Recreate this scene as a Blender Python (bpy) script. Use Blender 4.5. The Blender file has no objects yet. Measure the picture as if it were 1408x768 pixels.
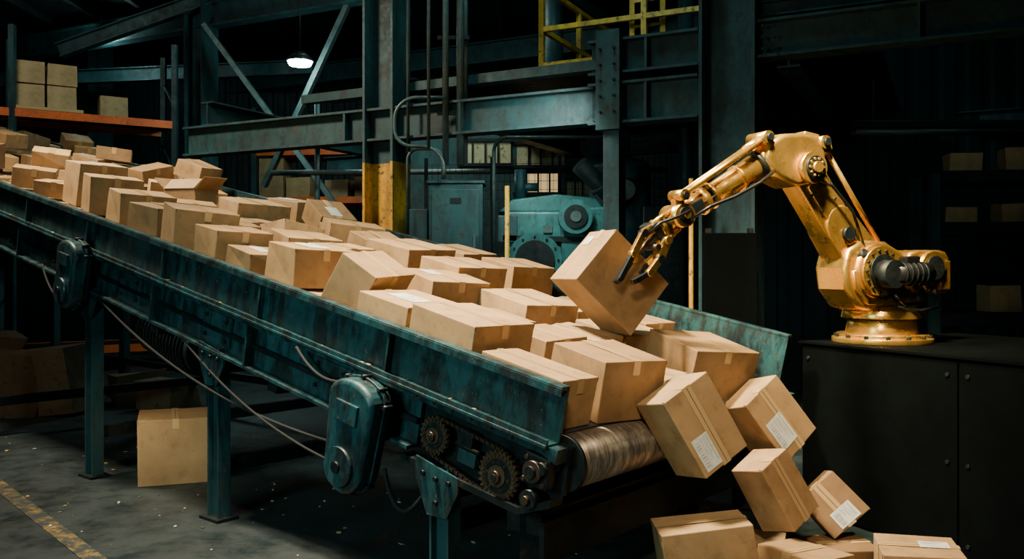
import bpy, bmesh, math, random
from mathutils import Matrix, Vector, Euler
random.seed(11)
V=Vector
SC=bpy.context.scene
COL=SC.collection

# ------------------------------------------------------------------ materials
def mk(name):
    m=bpy.data.materials.new(name); m.use_nodes=True
    nt=m.node_tree; b=nt.nodes['Principled BSDF']
    return m,nt,b
def N(nt,t,**k):
    n=nt.nodes.new(t)
    for a,v in k.items(): setattr(n,a,v)
    return n
def coords(nt,scale=(1,1,1),kind='Object'):
    tc=N(nt,'ShaderNodeTexCoord'); mp=N(nt,'ShaderNodeMapping')
    mp.inputs['Scale'].default_value=scale
    nt.links.new(tc.outputs[kind],mp.inputs['Vector']); return mp.outputs['Vector']
def noise(nt,vec,scale,detail=6,rough=.6):
    n=N(nt,'ShaderNodeTexNoise'); n.inputs['Scale'].default_value=scale
    n.inputs['Detail'].default_value=detail; n.inputs['Roughness'].default_value=rough
    nt.links.new(vec,n.inputs['Vector']); return n.outputs['Fac']
def ramp(nt,fac,stops):
    r=N(nt,'ShaderNodeValToRGB'); e=r.color_ramp.elements
    while len(e)<len(stops): e.new(.5)
    for i,(p,c) in enumerate(stops):
        e[i].position=p; e[i].color=(c[0],c[1],c[2],1) if len(c)>=3 else (c[0],)*3+(1,)
    nt.links.new(fac,r.inputs['Fac']); return r.outputs['Color']
def mixc(nt,fac,a,b,mode='MIX'):
    m=N(nt,'ShaderNodeMix',data_type='RGBA',blend_type=mode)
    if isinstance(fac,float): m.inputs[0].default_value=fac
    else: nt.links.new(fac,m.inputs[0])
    for i,s in ((6,a),(7,b)):
        if isinstance(s,tuple): m.inputs[i].default_value=(s[0],s[1],s[2],1)
        else: nt.links.new(s,m.inputs[i])
    return m.outputs[2]
def bump(nt,b,h,strength=.3,dist=.01):
    bp=N(nt,'ShaderNodeBump'); bp.inputs['Strength'].default_value=strength; bp.inputs['Distance'].default_value=dist
    nt.links.new(h,bp.inputs['Height']); nt.links.new(bp.outputs['Normal'],b.inputs['Normal'])
def worn(name,base,dark,rust,metal=.2,rough=.45,scale=3.0,rlo=.56,rhi=.66,bs=.25,grime=0,chip=None,spec=.5,gs=1.7,g0=.46):
    m,nt,b=mk(name); v=coords(nt)
    n1=noise(nt,v,scale,8,.7); n2=noise(nt,v,scale*6,8,.75)
    c=mixc(nt,ramp(nt,n1,[(.35,(0,0,0)),(.65,(1,1,1))]),dark,base)
    c=mixc(nt,ramp(nt,n2,[(rlo,(0,0,0)),(rhi,(1,1,1))]),c,rust)
    if grime:
        vs=coords(nt,(1.6,1.6,.55)); n4=noise(nt,vs,scale*gs,10,.72)
        c=mixc(nt,ramp(nt,n4,[(g0,(0,0,0)),(g0+.14,(grime,grime,grime))]),c,(.007,.009,.009))
        n5=noise(nt,v,scale*14,4,.6)
        c=mixc(nt,ramp(nt,n5,[(.66,(0,0,0)),(.70,(1,1,1))]),c,chip or (.08,.05,.03))
    nt.links.new(c,b.inputs['Base Color'])
    b.inputs['Metallic'].default_value=metal; b.inputs['Specular IOR Level'].default_value=spec
    r=ramp(nt,n2,[(.3,(rough-.12,)*3),(.75,(min(1,rough+.3),)*3)])
    nt.links.new(r,b.inputs['Roughness']); bump(nt,b,n2,bs,.004)
    return m
M={}
M['teal']=worn('teal_paint',(.018,.084,.094),(.008,.040,.046),(.04,.025,.015),.25,.38,2.5,grime=.88,chip=(.13,.09,.055),g0=.43,gs=2.6)
M['steel']=worn('painted_structure',(.013,.064,.072),(.006,.031,.037),(.03,.018,.01),.15,.5,1.5,grime=.6,g0=.45,gs=2.4)
M['mach']=worn('machine_paint',(.03,.16,.16),(.015,.09,.09),(.05,.03,.015),.1,.4,3,grime=.55,g0=.5)
M['dark']=worn('dark_steel',(.010,.016,.017),(.004,.008,.009),(.03,.018,.01),.5,.45,3)
M['black']=worn('black_plate',(.0018,.0028,.0028),(.001,.0014,.0014),(.006,.005,.004),0,.65,1.2,.70,.80,.1,spec=.02)
M['galv']=worn('galvanised',(.10,.14,.14),(.045,.07,.07),(.05,.035,.02),.6,.4,4)
M['yellow']=worn('yellow_paint',(.66,.34,.02),(.38,.18,.01),(.05,.03,.015),.05,.5,2.5,.54,.64,grime=.4)
M['orange']=worn('orange_paint',(.75,.12,.012),(.5,.07,.01),(.05,.03,.015),.05,.5,3)
# gold robot: smooth metallic paint, light soiling only
m,nt,b=mk('gold_paint'); v=coords(nt); n1=noise(nt,v,2.2,5,.6); n2=noise(nt,v,9,8,.7)
c=mixc(nt,ramp(nt,n1,[(.35,(0,0,0)),(.65,(1,1,1))]),(.80,.44,.08),(.95,.58,.13))
c=mixc(nt,ramp(nt,n2,[(.60,(0,0,0)),(.80,(.65,.65,.65))]),c,(.22,.11,.03))
nt.links.new(c,b.inputs['Base Color']); b.inputs['Metallic'].default_value=.93
nt.links.new(ramp(nt,n2,[(.3,(.20,)*3),(.75,(.42,)*3)]),b.inputs['Roughness']); M['gold']=m
M['rubber']=worn('belt_rubber',(.015,.016,.016),(.01,.01,.01),(.03,.025,.02),0,.7,4)
M['wall']=worn('wall_metal',(.011,.032,.036),(.006,.017,.019),(.02,.013,.01),.2,.6,.6)
M['pale']=worn('pale_panel',(.5,.42,.24),(.3,.26,.16),(.12,.08,.04),0,.6,2)
M['darkbox']=worn('old_cardboard',(.15,.09,.045),(.09,.055,.028),(.04,.03,.02),0,.85,2)
M['gear']=worn('rusty_gear',(.13,.085,.05),(.06,.04,.025),(.02,.015,.01),.7,.42,12)
m,nt,b=mk('chain_steel'); b.inputs['Base Color'].default_value=(.09,.065,.045,1); b.inputs['Metallic'].default_value=.8; b.inputs['Roughness'].default_value=.4; M['chain']=m
m,nt,b=mk('black_plastic'); b.inputs['Base Color'].default_value=(.005,.005,.005,1); b.inputs['Roughness'].default_value=.35; M['plastic']=m
m,nt,b=mk('cable_rubber'); b.inputs['Base Color'].default_value=(.012,.013,.013,1); b.inputs['Roughness'].default_value=.75; b.inputs['Specular IOR Level'].default_value=.2; M['cable']=m
m,nt,b=mk('label_paper')
v=coords(nt); n=noise(nt,v,30,3); nt.links.new(ramp(nt,n,[(.3,(.50,.52,.48)),(.7,(.68,.70,.64))]),b.inputs['Base Color']); b.inputs['Roughness'].default_value=.5; M['label']=m
m,nt,b=mk('label_print'); b.inputs['Base Color'].default_value=(.36,.36,.34,1); M['print']=m
m,nt,b=mk('packing_tape'); b.inputs['Base Color'].default_value=(.44,.29,.135,1); b.inputs['Roughness'].default_value=.25; M['tape']=m
m,nt,b=mk('flap_seam'); b.inputs['Base Color'].default_value=(.05,.03,.012,1); b.inputs['Roughness'].default_value=.9; M['seam']=m
m,nt,b=mk('roller_steel'); v=coords(nt,(1.2,5,1.2)); n=noise(nt,v,4,8,.8)
nt.links.new(ramp(nt,n,[(.3,(.045,.035,.025)),(.47,(.13,.105,.08)),(.6,(.32,.27,.2)),(.75,(.09,.07,.05))]),b.inputs['Base Color']); b.inputs['Metallic'].default_value=.65; b.inputs['Roughness'].default_value=.36; M['roller']=m
m,nt,b=mk('cardboard'); v=coords(nt); oi=N(nt,'ShaderNodeObjectInfo')
base=ramp(nt,oi.outputs['Random'],[(0,(.20,.11,.043)),(.18,(.40,.25,.112)),(.42,(.28,.165,.068)),(.7,(.47,.305,.148)),(1,(.34,.205,.087))])
n1=noise(nt,v,4,6,.65); n2=noise(nt,v,40,4,.6); n3=noise(nt,v,9,8,.7)
c=mixc(nt,ramp(nt,n1,[(.3,(0,0,0)),(.75,(1,1,1))]),base,(.62,.58,.52),'MULTIPLY')
c=mixc(nt,ramp(nt,n2,[(.62,(0,0,0)),(.8,(.5,.5,.5))]),c,(.14,.083,.036))
c=mixc(nt,ramp(nt,n3,[(.52,(0,0,0)),(.72,(.55,.55,.55))]),c,(.10,.064,.032))
nt.links.new(c,b.inputs['Base Color']); b.inputs['Roughness'].default_value=.66
w=N(nt,'ShaderNodeTexWave'); w.inputs['Scale'].default_value=45; nt.links.new(v,w.inputs['Vector'])
bump(nt,b,mixc(nt,.35,n1,w.outputs['Color']),.12,.004); M['card']=m
m,nt,b=mk('floor_concrete'); v=coords(nt)
n1=noise(nt,v,.9,8,.65); n2=noise(nt,v,25,6,.7); n3=noise(nt,v,3.5,6,.7)
c=mixc(nt,ramp(nt,n1,[(.35,(0,0,0)),(.65,(1,1,1))]),(.004,.009,.010),(.013,.025,.027))
c=mixc(nt,ramp(nt,n2,[(.62,(0,0,0)),(.72,(.8,.8,.8))]),c,(.028,.042,.042))
nt.links.new(c,b.inputs['Base Color']); nt.links.new(ramp(nt,n3,[(.35,(.35,)*3),(.7,(.8,)*3)]),b.inputs['Roughness']); bump(nt,b,n2,.3,.01); M['floor']=m
m,nt,b=mk('floor_line_paint'); v=coords(nt); n2=noise(nt,v,9,8,.8)
nt.links.new(mixc(nt,ramp(nt,n2,[(.40,(0,0,0)),(.52,(1,1,1))]),(.20,.125,.025),(.013,.022,.023)),b.inputs['Base Color']); b.inputs['Roughness'].default_value=.7; M['line']=m
def emis(name,col,s):
    m,nt,b=mk(name); b.inputs['Base Color'].default_value=(*col,1); b.inputs['Emission Color'].default_value=(*col,1); b.inputs['Emission Strength'].default_value=s; M[name]=m
emis('lamp_glow',(.55,1,.95),40); emis('window_glow',(1,.68,.32),.55)

# ------------------------------------------------------------------ mesh helpers
class MB:
    def __init__(s,*mats): s.bm=bmesh.new(); s.mats=list(mats)
    def _mi(s,geom,mi,smooth=False):
        fs=set()
        for v in geom:
            for f in v.link_faces: fs.add(f)
        for f in fs: f.material_index=mi; f.smooth=smooth
    def box(s,c,size,R=None,mi=0,bev=0):
        mat=Matrix.Translation(V(c))@(R.to_4x4() if R is not None else Matrix())@Matrix.Diagonal((*size,1))
        r=bmesh.ops.create_cube(s.bm,size=1,matrix=mat); vs=r['verts']
        if bev>0:
            es={e for v in vs for e in v.link_edges}
            rr=bmesh.ops.bevel(s.bm,geom=list(es),offset=bev,segments=2,affect='EDGES',profile=.6)
            vs=list({v for f in rr['faces'] for v in f.verts}|{v for v in vs if v.is_valid})
        s._mi(vs,mi); return vs
    def beam(s,p0,p1,w,h,up=(0,0,1),mi=0,bev=0):
        p0=V(p0);p1=V(p1);x=(p1-p0);L=x.length;x.normalize();u=V(up)
        y=u.cross(x)
        if y.length<1e-4: y=V((0,1,0)).cross(x)
        y.normalize(); z=x.cross(y)
        R=Matrix((x,y,z)).transposed()
        s.box((p0+p1)/2,(L,w,h),R,mi,bev)
    def ibeam(s,p0,p1,w,h,t=.02,up=(0,0,1),mi=0,stiff=0):
        p0=V(p0);p1=V(p1);x=(p1-p0).normalized();u=V(up);y=u.cross(x).normalized();z=x.cross(y)
        s.beam(p0+z*(h-t)/2,p1+z*(h-t)/2,w,t,up,mi); s.beam(p0-z*(h-t)/2,p1-z*(h-t)/2,w,t,up,mi)
        s.beam(p0,p1,t,h-2*t,up,mi)
        if stiff:
            n=int((p1-p0).length/stiff); R=Matrix((x,y,z)).transposed()
            for i in range(1,n):
                s.box(p0+x*i*stiff,(t,w*.96,h-2*t),R,mi)
    def cyl(s,p0,p1,r0,r1=None,seg=24,mi=0,caps=True):
        p0=V(p0);p1=V(p1);r1=r0 if r1 is None else r1;d=p1-p0
        q=V((0,0,1)).rotation_difference(d.normalized()).to_matrix().to_4x4()
        r=bmesh.ops.create_cone(s.bm,cap_ends=caps,segments=seg,radius1=r0,radius2=r1,depth=d.length,matrix=Matrix.Translation((p0+p1)/2)@q)
        s._mi(r['verts'],mi,False)
        for v in r['verts']:
            for f in v.link_faces:
                if len(f.verts)==4: f.smooth=True
    def sph(s,c,r,mi=0,sc=(1,1,1),seg=16):
        rr=bmesh.ops.create_uvsphere(s.bm,u_segments=seg,v_segments=seg//2,radius=r,matrix=Matrix.Translation(V(c))@Matrix.Diagonal((*sc,1)))
        s._mi(rr['verts'],mi,True)
    def tube(s,pts,r,mi=0,seg=10):
        """swept round tube through the points"""
        pts=[V(p) for p in pts]; rings=[]; prev=None
        for i,p in enumerate(pts):
            t=(pts[min(i+1,len(pts)-1)]-pts[max(i-1,0)]).normalized()
            if prev is None:
                a=t.orthogonal().normalized()
            else:
                a=(prev-t*prev.dot(t)).normalized()
            prev=a; b=t.cross(a)
            rings.append([s.bm.verts.new(p+(a*math.cos(2*math.pi*k/seg)+b*math.sin(2*math.pi*k/seg))*r) for k in range(seg)])
        for A,B_ in zip(rings[:-1],rings[1:]):
            for k in range(seg):
                f=s.bm.faces.new((A[k],A[(k+1)%seg],B_[(k+1)%seg],B_[k])); f.smooth=True; f.material_index=mi
        for rg,fl in ((rings[0],True),(rings[-1],False)):
            f=s.bm.faces.new(rg[::-1] if fl else rg); f.material_index=mi
    def prism(s,pts,y0,y1,mi=0,bev=0,fn=None):
        fn=fn or (lambda x,y,z:V((x,y,z)))
        a=[s.bm.verts.new(fn(x,y0,z)) for x,z in pts]; b=[s.bm.verts.new(fn(x,y1,z)) for x,z in pts]
        fs=[s.bm.faces.new(a),s.bm.faces.new(b[::-1])]
        n=len(pts)
        for i in range(n): fs.append(s.bm.faces.new((a[i],b[i],b[(i+1)%n],a[(i+1)%n])))
        bmesh.ops.recalc_face_normals(s.bm,faces=fs)
        for f in fs: f.material_index=mi
        if bev>0:
            es={e for f in fs[:2] for e in f.edges}
            rr=bmesh.ops.bevel(s.bm,geom=list(es),offset=bev,segments=3,affect='EDGES',profile=.5)
            for f in rr['faces']: f.material_index=mi; f.smooth=True
    def quad(s,ps,mi=0):
        f=s.bm.faces.new([s.bm.verts.new(V(p)) for p in ps]); f.material_index=mi
    def out(s,name,parent=None,mat=None,bevel=0):
        me=bpy.data.meshes.new(name); s.bm.to_mesh(me); s.bm.free()
        for m in s.mats: me.materials.append(M[m])
        o=bpy.data.objects.new(name,me); COL.objects.link(o)
        if parent is not None: o.parent=parent
        if mat is not None: o.matrix_local=mat
        if bevel:
            bv=o.modifiers.new('bv','BEVEL'); bv.width=bevel; bv.segments=2; bv.limit_method='ANGLE'
        return o
def empty(name,mat=Matrix()):
    o=bpy.data.objects.new(name,None); COL.objects.link(o); o.matrix_world=mat; return o

# ------------------------------------------------------------------ cardboard box
def carton(name,L,W,H,mat,parent=None,label=None,tape=True,warp=.008,card='card',flaps=False):
    """closed shipping carton; origin at bottom centre; tape strip along X"""
    mb=MB(card,'tape','seam','label','print')
    bm=mb.bm
    r=bmesh.ops.create_cube(bm,size=1,matrix=Matrix.Translation((0,0,H/2))@Matrix.Diagonal((L,W,H,1)))
    bmesh.ops.bevel(bm,geom=list(bm.edges),offset=.005,segments=2,affect='EDGES',profile=.5)
    e=.0025
    def patch(c,u,v,mi,n=4):
        c=V(c);u=V(u);v=V(v)
        g=[[bm.verts.new(c-u/2+u*i/n-v/2+v*j/n) for j in range(n+1)] for i in range(n+1)]
        for i in range(n):
            for j in range(n):
                f=bm.faces.new((g[i][j],g[i+1][j],g[i+1][j+1],g[i][j+1])); f.material_index=mi
    if tape:
        tw=.05
        patch((0,0,H+e),(L+.002,0,0),(0,tw,0),1)
        patch((0,0,H+e+.0006),(L-.012,0,0),(0,.0035,0),2)
        for sx in (-1,1):
            patch((sx*(L/2+e),0,H-.035),(0,tw,0),(0,0,.075),1,1)
    else:
        patch((0,0,H+.001),(L-.01,0,0),(0,.006,0),2)
    for sx in (-1,1):
        for sy in (-1,1):
            mb.box((sx*(L/2-.0005),sy*(W/2-.004),H-.012),(.0045,.003,.024),mi=2)
    if flaps:
        for sx in (-1,1):
            mb.box((sx*(L/2+.05),0,H+.05),(.15,W*.94,.005),Ry(-sx*45).to_3x3(),0)
        for sy in (-1,1):
            mb.box((0,sy*(W/2-.06),H+.045),(L*.96,.16,.005),Rx(-sy*35).to_3x3(),0)
    if label:
        face,lu,lv,lw,lh=label
        if face=='top': c0=V((lu*L/2,lv*W/2,H+e*1.5));U=V((1,0,0));Wv=V((0,1,0))
        elif face=='-x': c0=V((-L/2-e*1.5,lu*W/2,H/2+lv*H/2));U=V((0,-1,0));Wv=V((0,0,1))
        elif face=='-y': c0=V((lu*L/2,-W/2-e*1.5,H/2+lv*H/2));U=V((1,0,0));Wv=V((0,0,1))
        else: c0=V((lu*L/2,W/2+e*1.5,H/2+lv*H/2));U=V((-1,0,0));Wv=V((0,0,1))
        nn=U.cross(Wv)*.001
        patch(c0,U*lw,Wv*lh,3,2)
        for k,(yy,ww,hh) in enumerate([(.36,.8,.05),(.22,.55,.03),(.12,.65,.03),(-.02,.5,.03)]):
            patch(c0+nn+Wv*lh*yy-U*lw*(.9-ww)/2*.9,U*lw*ww,Wv*lh*hh,4,1)
        for k in range(9):
            patch(c0+nn-Wv*lh*.28+U*lw*(-.36+k*.09),U*lw*(.02+.025*(k*7%3)/2),Wv*lh*.24,4,1)
    off=[[[V([random.uniform(-warp,warp) for _ in range(3)]) for _ in range(2)] for _ in range(2)] for _ in range(2)]
    for v in bm.verts:
        a=min(1,max(0,v.co.x/L+.5));b_=min(1,max(0,v.co.y/W+.5));c=min(1,max(0,v.co.z/H))
        d=V((0,0,0))
        for i in (0,1):
            for j in (0,1):
                for k in (0,1):
                    wgt=(a if i else 1-a)*(b_ if j else 1-b_)*(c if k else 1-c)
                    d+=off[i][j][k]*wgt
        if v.co.z<.01: d.z=max(0,d.z)*.2
        v.co+=d
    return mb.out(name,parent,mat)
def Rz(a): return Matrix.Rotation(math.radians(a),4,'Z')
def Rx(a): return Matrix.Rotation(math.radians(a),4,'X')
def Ry(a): return Matrix.Rotation(math.radians(a),4,'Y')
def T(x,y,z): return Matrix.Translation((x,y,z))

# ------------------------------------------------------------------ camera
cam=bpy.data.cameras.new('camera'); cam.sensor_width=36; cam.lens=36*1200/1408; cam.shift_y=-14/1408
co=bpy.data.objects.new('camera',cam); COL.objects.link(co); co.location=(0,0,1.65); co.rotation_euler=(math.radians(90),0,0); SC.camera=co
cam.clip_end=100

# ------------------------------------------------------------------ shell
mb=MB('floor'); mb.box((-3,8.5,-.05),(30,31,.1)); mb.out('floor')
mb=MB('dark','steel')
mb.box((-3,8.5,6.85),(30,31,.1))
for i in range(26): mb.beam((-17.5+i*1.15,-6,6.72),(-17.5+i*1.15,23.5,6.72),.1,.14)
mb.out('ceiling')
def corrugated(name,p0,p1,z0,z1,pitch=.3,depth=.05):
    p0=V((*p0,0));p1=V((*p1,0));d=p1-p0;L=d.length;d.normalize();n=V((d.y,-d.x,0))
    mb=MB('wall'); k=int(L/pitch); prof=[]
    for i in range(k):
        for f,o in ((0,0),(.35,0),(.45,1),(.9,1)): prof.append((( i+f)*pitch,o*depth))
    vs=[[mb.bm.verts.new(p0+d*a+n*o+V((0,0,z))) for z in (z0,z1)] for a,o in prof]
    for a,b_ in zip(vs[:-1],vs[1:]): mb.bm.faces.new((a[0],b_[0],b_[1],a[1]))
    return mb.out(name)
corrugated('wall_back',(-18,22),(12,22),0,6.8)
corrugated('wall_left',(-17.5,-6),(-17.5,22),0,6.8)
corrugated('wall_right',(11.5,22),(11.5,-6),0,6.8)
corrugated('wall_partition',(2.6,12),(11.5,12),0,6.8,.35,.06)

# ------------------------------------------------------------------ conveyor
c11,s11=.9797,.2005
X=V((-.763*c11,.646*c11,s11)); Y=V((-.646,-.763,0)); X.normalize(); Y.normalize(); Z=X.cross(Y)
CM=Matrix((X,Y,Z)).transposed().to_4x4(); CM.translation=V((.213,4,.885))
conv=empty('conveyor',CM)
LEN=15.2; WID=2.4
def side(yc,sg,gtop,name):
    mb=MB('teal','dark','steel')
    x0=-.02
    mb.box((LEN/2+x0,yc+sg*.01,(gtop-.03)/2-.0),(LEN,.016,gtop+.03))
    mb.box((LEN/2+x0,yc+sg*.03,gtop),(LEN,.06,.02),bev=.004)
    mb.box((LEN/2+x0,yc+sg*.06,gtop-.016),(LEN,.01,.035))
    mb.box((LEN/2+x0,yc+sg*.055,-.03),(LEN,.12,.018),bev=.004)
    mb.box((LEN/2+x0,yc+sg*.105,-.012),(LEN,.012,.03))
    xs=.86 if sg>0 else -.1
    Lc=LEN-xs
    mb.box((xs+Lc/2,yc+sg*.02,-.19),(Lc,.02,.30))
    mb.box((xs+Lc/2,yc+sg*.055,-.055),(Lc,.09,.016)); mb.box((xs+Lc/2,yc+sg*.055,-.335),(Lc,.09,.018))
    mb.box((xs+Lc/2,yc+sg*.04,-.2),(Lc,.03,.03),mi=1)
    x=1.15
    while x<LEN:
        mb.box((x,yc+sg*.035,gtop/2-.02),(.014,.05,gtop),)
        mb.box((x+.05,yc+sg*.022,gtop/2-.02),(.1,.012,gtop-.04),bev=.003)
        mb.box((x+.45,yc+sg*.04,-.19),(.34,.016,.2),bev=.003)
        for i in (-1,1):
            for j in (-1,1):
                mb.cyl((x+.45+i*.12,yc+sg*.045,-.19+j*.065),(x+.45+i*.12,yc+sg*.062,-.19+j*.065),.014,seg=6,mi=1)
        mb.box((x+.02,yc+sg*.06,-.195),(.016,.085,.27))
        x+=1.22
    for i in range(int(LEN/.3)):
        xx=.15+i*.3
        mb.cyl((xx,yc+sg*.09,-.022),(xx,yc+sg*.09,-.008),.012,seg=6,mi=1)
    return mb.out(name,conv,bevel=.0)
side(0,1,.235,'guard_rail_near'); side(-WID,-1,.33,'guard_rail_far')
mb=MB('rubber','dark')
mb.box((LEN/2+.02,-WID/2,-.012),(LEN,WID-.03,.02)); mb.box((LEN/2+.05,-WID/2,-.27),(LEN-.3,WID-.1,.012))
for i in range(1,24): mb.cyl((i*.63,-.05,-.31),(i*.63,-WID+.05,-.31),.045,mi=1,seg=14); 
for i in range(10): mb.beam((.7+i*1.5,0,-.4),(.7+i*1.5,-WID,-.4),.1,.1,mi=1)
mb.out('belt',conv)
mb=MB('roller','dark','rubber')
mb.cyl((-.01,-.07,-.135),(-.01,-WID+.07,-.135),.128,seg=64)
for y in (-.05,-WID+.05): mb.cyl((-.01,y-.012,-.135),(-.01,y+.012,-.135),.135,mi=1,seg=48)
mb.cyl((-.01,.12,-.135),(-.01,-WID-.1,-.135),.03,mi=1)
mb.out('head_roller',conv)
# head end machinery on near side
mb=MB('dark','teal','chain','steel','gear')
mb.prism([(-.08,-.03),(.5,-.03),(.95,-.05),(.95,-.34),(.55,-.40),(.1,-.36),(-.08,-.26)],-.03,.0,mi=0)
mb.prism([(-.07,-.03),(.9,-.03),(.9,-.075),(.02,-.075),(-.07,-.10)],.0,.09,mi=1,bev=.004)
mb.prism([(.9,-.38),(.9,-.41),(.1,-.40),(-.08,-.30),(-.08,-.26),(.1,-.365)],.0,.09,mi=0)
def sprocket(cx,cz,r,teeth,y0=.05,y1=.07):
    pts=[]
    for i in range(teeth*4):
        a=2*math.pi*i/(teeth*4); rr=r if (i%4 in (0,1)) else r*.88; pts.append((cx+rr*math.cos(a),cz+rr*math.sin(a)))
    mb.prism(pts,y0,y1,mi=4)
    for j in range(teeth):
        a=2*math.pi*j/teeth; mb.box((cx+r*.8*math.cos(a),y1+.002,cz+r*.8*math.sin(a)),(r*.14,.008,r*.08),Ry(-math.degrees(a)).to_3x3(),4)
    mb.cyl((cx,y1-.002,cz),(cx,y1+.004,cz),r*.66,mi=0,seg=32); mb.cyl((cx,y1,cz),(cx,y1+.012,cz),r*.42,mi=4,seg=28); mb.cyl((cx,y1+.01,cz),(cx,y1+.03,cz),r*.24,mi=2,seg=20); mb.cyl((cx,y1+.03,cz),(cx,y1+.035,cz),r*.12,mi=0,seg=16)
    for k in range(6):
        a=k*math.pi/3; mb.cyl((cx+r*.54*math.cos(a),y1+.0,cz+r*.54*math.sin(a)),(cx+r*.54*math.cos(a),y1+.008,cz+r*.54*math.sin(a)),.008,seg=6,mi=2)
sprocket(.71,-.225,.10,20); sprocket(.26,-.275,.125,26)
for (xa,za),(xb,zb) in (((.71,-.125),(.26,-.150)),((.71,-.325),(.26,-.400))):
    n=26
    for i in range(n+1):
        f=i/n; mb.box((xa+(xb-xa)*f,.06,za+(zb-za)*f),(.014,.024 if i%2 else .014,.015),mi=2)
mb.box((.03,.06,-.16),(.15,.07,.15),mi=0,bev=.012); mb.cyl((.03,.09,-.16),(.03,.125,-.16),.05,mi=2); mb.cyl((.03,.12,-.16),(.03,.14,-.16),.028,mi=0)
for i in (-1,1):
    for j in (-1,1): mb.cyl((.03+i*.055,.09,-.16+j*.052),(.03+i*.055,.107,-.16+j*.052),.012,seg=6,mi=2)
mb.cyl((.04,.05,-.30),(.04,.11,-.30),.045,mi=0); mb.cyl((.04,.11,-.30),(.04,.13,-.30),.02,mi=2)
mb.box((.50,.045,-.17),(.1,.05,.08),mi=0,bev=.006); mb.box((.49,.03,-.27),(.12,.04,.07),mi=3,bev=.004); mb.cyl((.41,.05,-.215),(.57,.05,-.215),.009,mi=2,seg=8)
for k in range(6): mb.cyl((.85-.13*k,.09,-.05),(.85-.13*k,.10,-.05),.01,seg=6,mi=2)
mb.out('drive_end',conv)
def gearcase(cx,cz,w,h,y,name):
    mb=MB('teal','dark','steel')
    pts=[]
    rt=w*.5
    for i in range(13):
        a=math.pi*i/12; pts.append((cx+rt*math.cos(a)*1.0,cz+h/2-rt*.6+rt*.6*math.sin(a)))
    rb=w*.42
    for i in range(13):
        a=math.pi+math.pi*i/12; pts.append((cx+rb*math.cos(a),cz-h/2+rb+rb*math.sin(a)))
    mb.prism(pts,y,y+.16,mi=0,bev=.03)
    p2=[(cx+(px-cx)*1.06,cz+(pz-cz)*1.04) for px,pz in pts]
    mb.prism(p2,y+.055,y+.075,mi=0,bev=.004)
    mb.cyl((cx,y+.15,cz-h/2+rb),(cx,y+.185,cz-h/2+rb),rb*.7,mi=0,seg=28); mb.cyl((cx,y+.18,cz-h/2+rb),(cx,y+.2,cz-h/2+rb),rb*.2,mi=1)
    mb.box((cx,y+.165,cz+h*.22),(w*.5,.02,h*.18),mi=0,bev=.006)
    for i in range(0,len(p2),3):
        px,pz=p2[i]; mb.cyl((px,y+.03,pz),(px,y+.09,pz),.012,seg=6,mi=1)
    mb.box((cx,y-.0,cz+h*.2),(w*.7,.1,h*.3),mi=1)
    mb.cyl((cx,y+.05,cz-h/2),(cx,y+.05,cz-h/2-.03),.02,mi=1)
    mb.out(name,conv)
gearcase(1.17,-.36,.36,.62,.1,'gear_reducer_front'); gearcase(4.70,-.22,.34,.54,.1,'gear_reducer_rear')
mb=MB('cable')
def sag(p0,p1,dz,n=24):
    p0=V(p0);p1=V(p1); return [p0.lerp(p1,i/n)+V((0,0,-dz*4*(i/n)*(1-i/n))) for i in range(n+1)]
mb.tube(sag((4.5,.09,-.34),(1.4,.1,-.5),.16),.009,seg=8)
mb.tube(sag((3.2,.09,-.33),(1.35,.12,-.60),.1),.008,seg=8)
mb.tube(sag((1.0,.1,-.50),(.68,.05,-.42),.22),.012,seg=8)
mb.tube(sag((1.85,.12,-.06),(1.3,.2,-.10),.06),.009,seg=8)
mb.tube(sag((5.5,.1,-.3),(4.85,.14,-.46),.1),.009,seg=8)
mb.out('cables',conv)
# legs (vertical in the world)
mb=MB('steel','teal','dark')
def legpt(a,w): return V((.213-.763*a+.646*w,4+.646*a+.763*w))
Rleg=Matrix((V((-.763,.646,0)),V((-.646,-.763,0)),V((0,0,1)))).transposed()
LEGS=(.70,2.80,4.62,7.0,9.2,11.4,13.6)
for a in LEGS:
    zt=.885+.2047*a-.33
    if a<1: zt-=.05
    tops=[]
    for w in (-.03,WID+.03):
        p=legpt(a,w)
        mb.box((p.x,p.y,zt/2),(.12,.014,zt),Rleg,0); 
        for sx in (-1,1):
            q=p+V((-.763*sx*.06,.646*sx*.06)); mb.box((q.x,q.y,zt/2),(.014,.09,zt),Rleg,0)
        mb.box((p.x,p.y,.01),(.22,.16,.02),Rleg,2)
        def fn(x,y,z,p=p): 
            o=V((p.x,p.y,0))+V((-.763,.646,0))*x+V((-.646,-.763,0))*y; o.z=z; return o
        sg=1 if w<1 else -1
        mb.prism([(-.15,zt-.03+.0),(.15,zt+.05),(.15,zt-.06),(.07,zt-.24),(-.07,zt-.24),(-.15,zt-.1)],sg*.048,sg*.062,mi=1,fn=fn)
        for bx,bz in ((-.09,-.06),(.09,-.03),(0,-.05),(0,-.17)):
            mb.cyl(fn(bx,sg*.06,zt+bz),fn(bx,sg*.078,zt+bz),.014,seg=6,mi=2)
        tops.append((p,zt))
    p,q=tops[0][0],tops[1][0]
    for zz in (.35,zt-.12): mb.beam((p.x,p.y,zz),(q.x,q.y,zz),.07,.09,mi=2)
for a0,a1 in zip(LEGS[:-1],LEGS[1:]):
    p=legpt(a0,WID);q=legpt(a1,WID); mb.beam((p.x,p.y,.42),(q.x,q.y,.42),.05,.08,mi=2)
p=legpt(.25,.05);q=legpt(.25,WID+.2); mb.beam((p.x,p.y,.44),(q.x,q.y,.44),.22,.12,mi=2,bev=.01)
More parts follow.
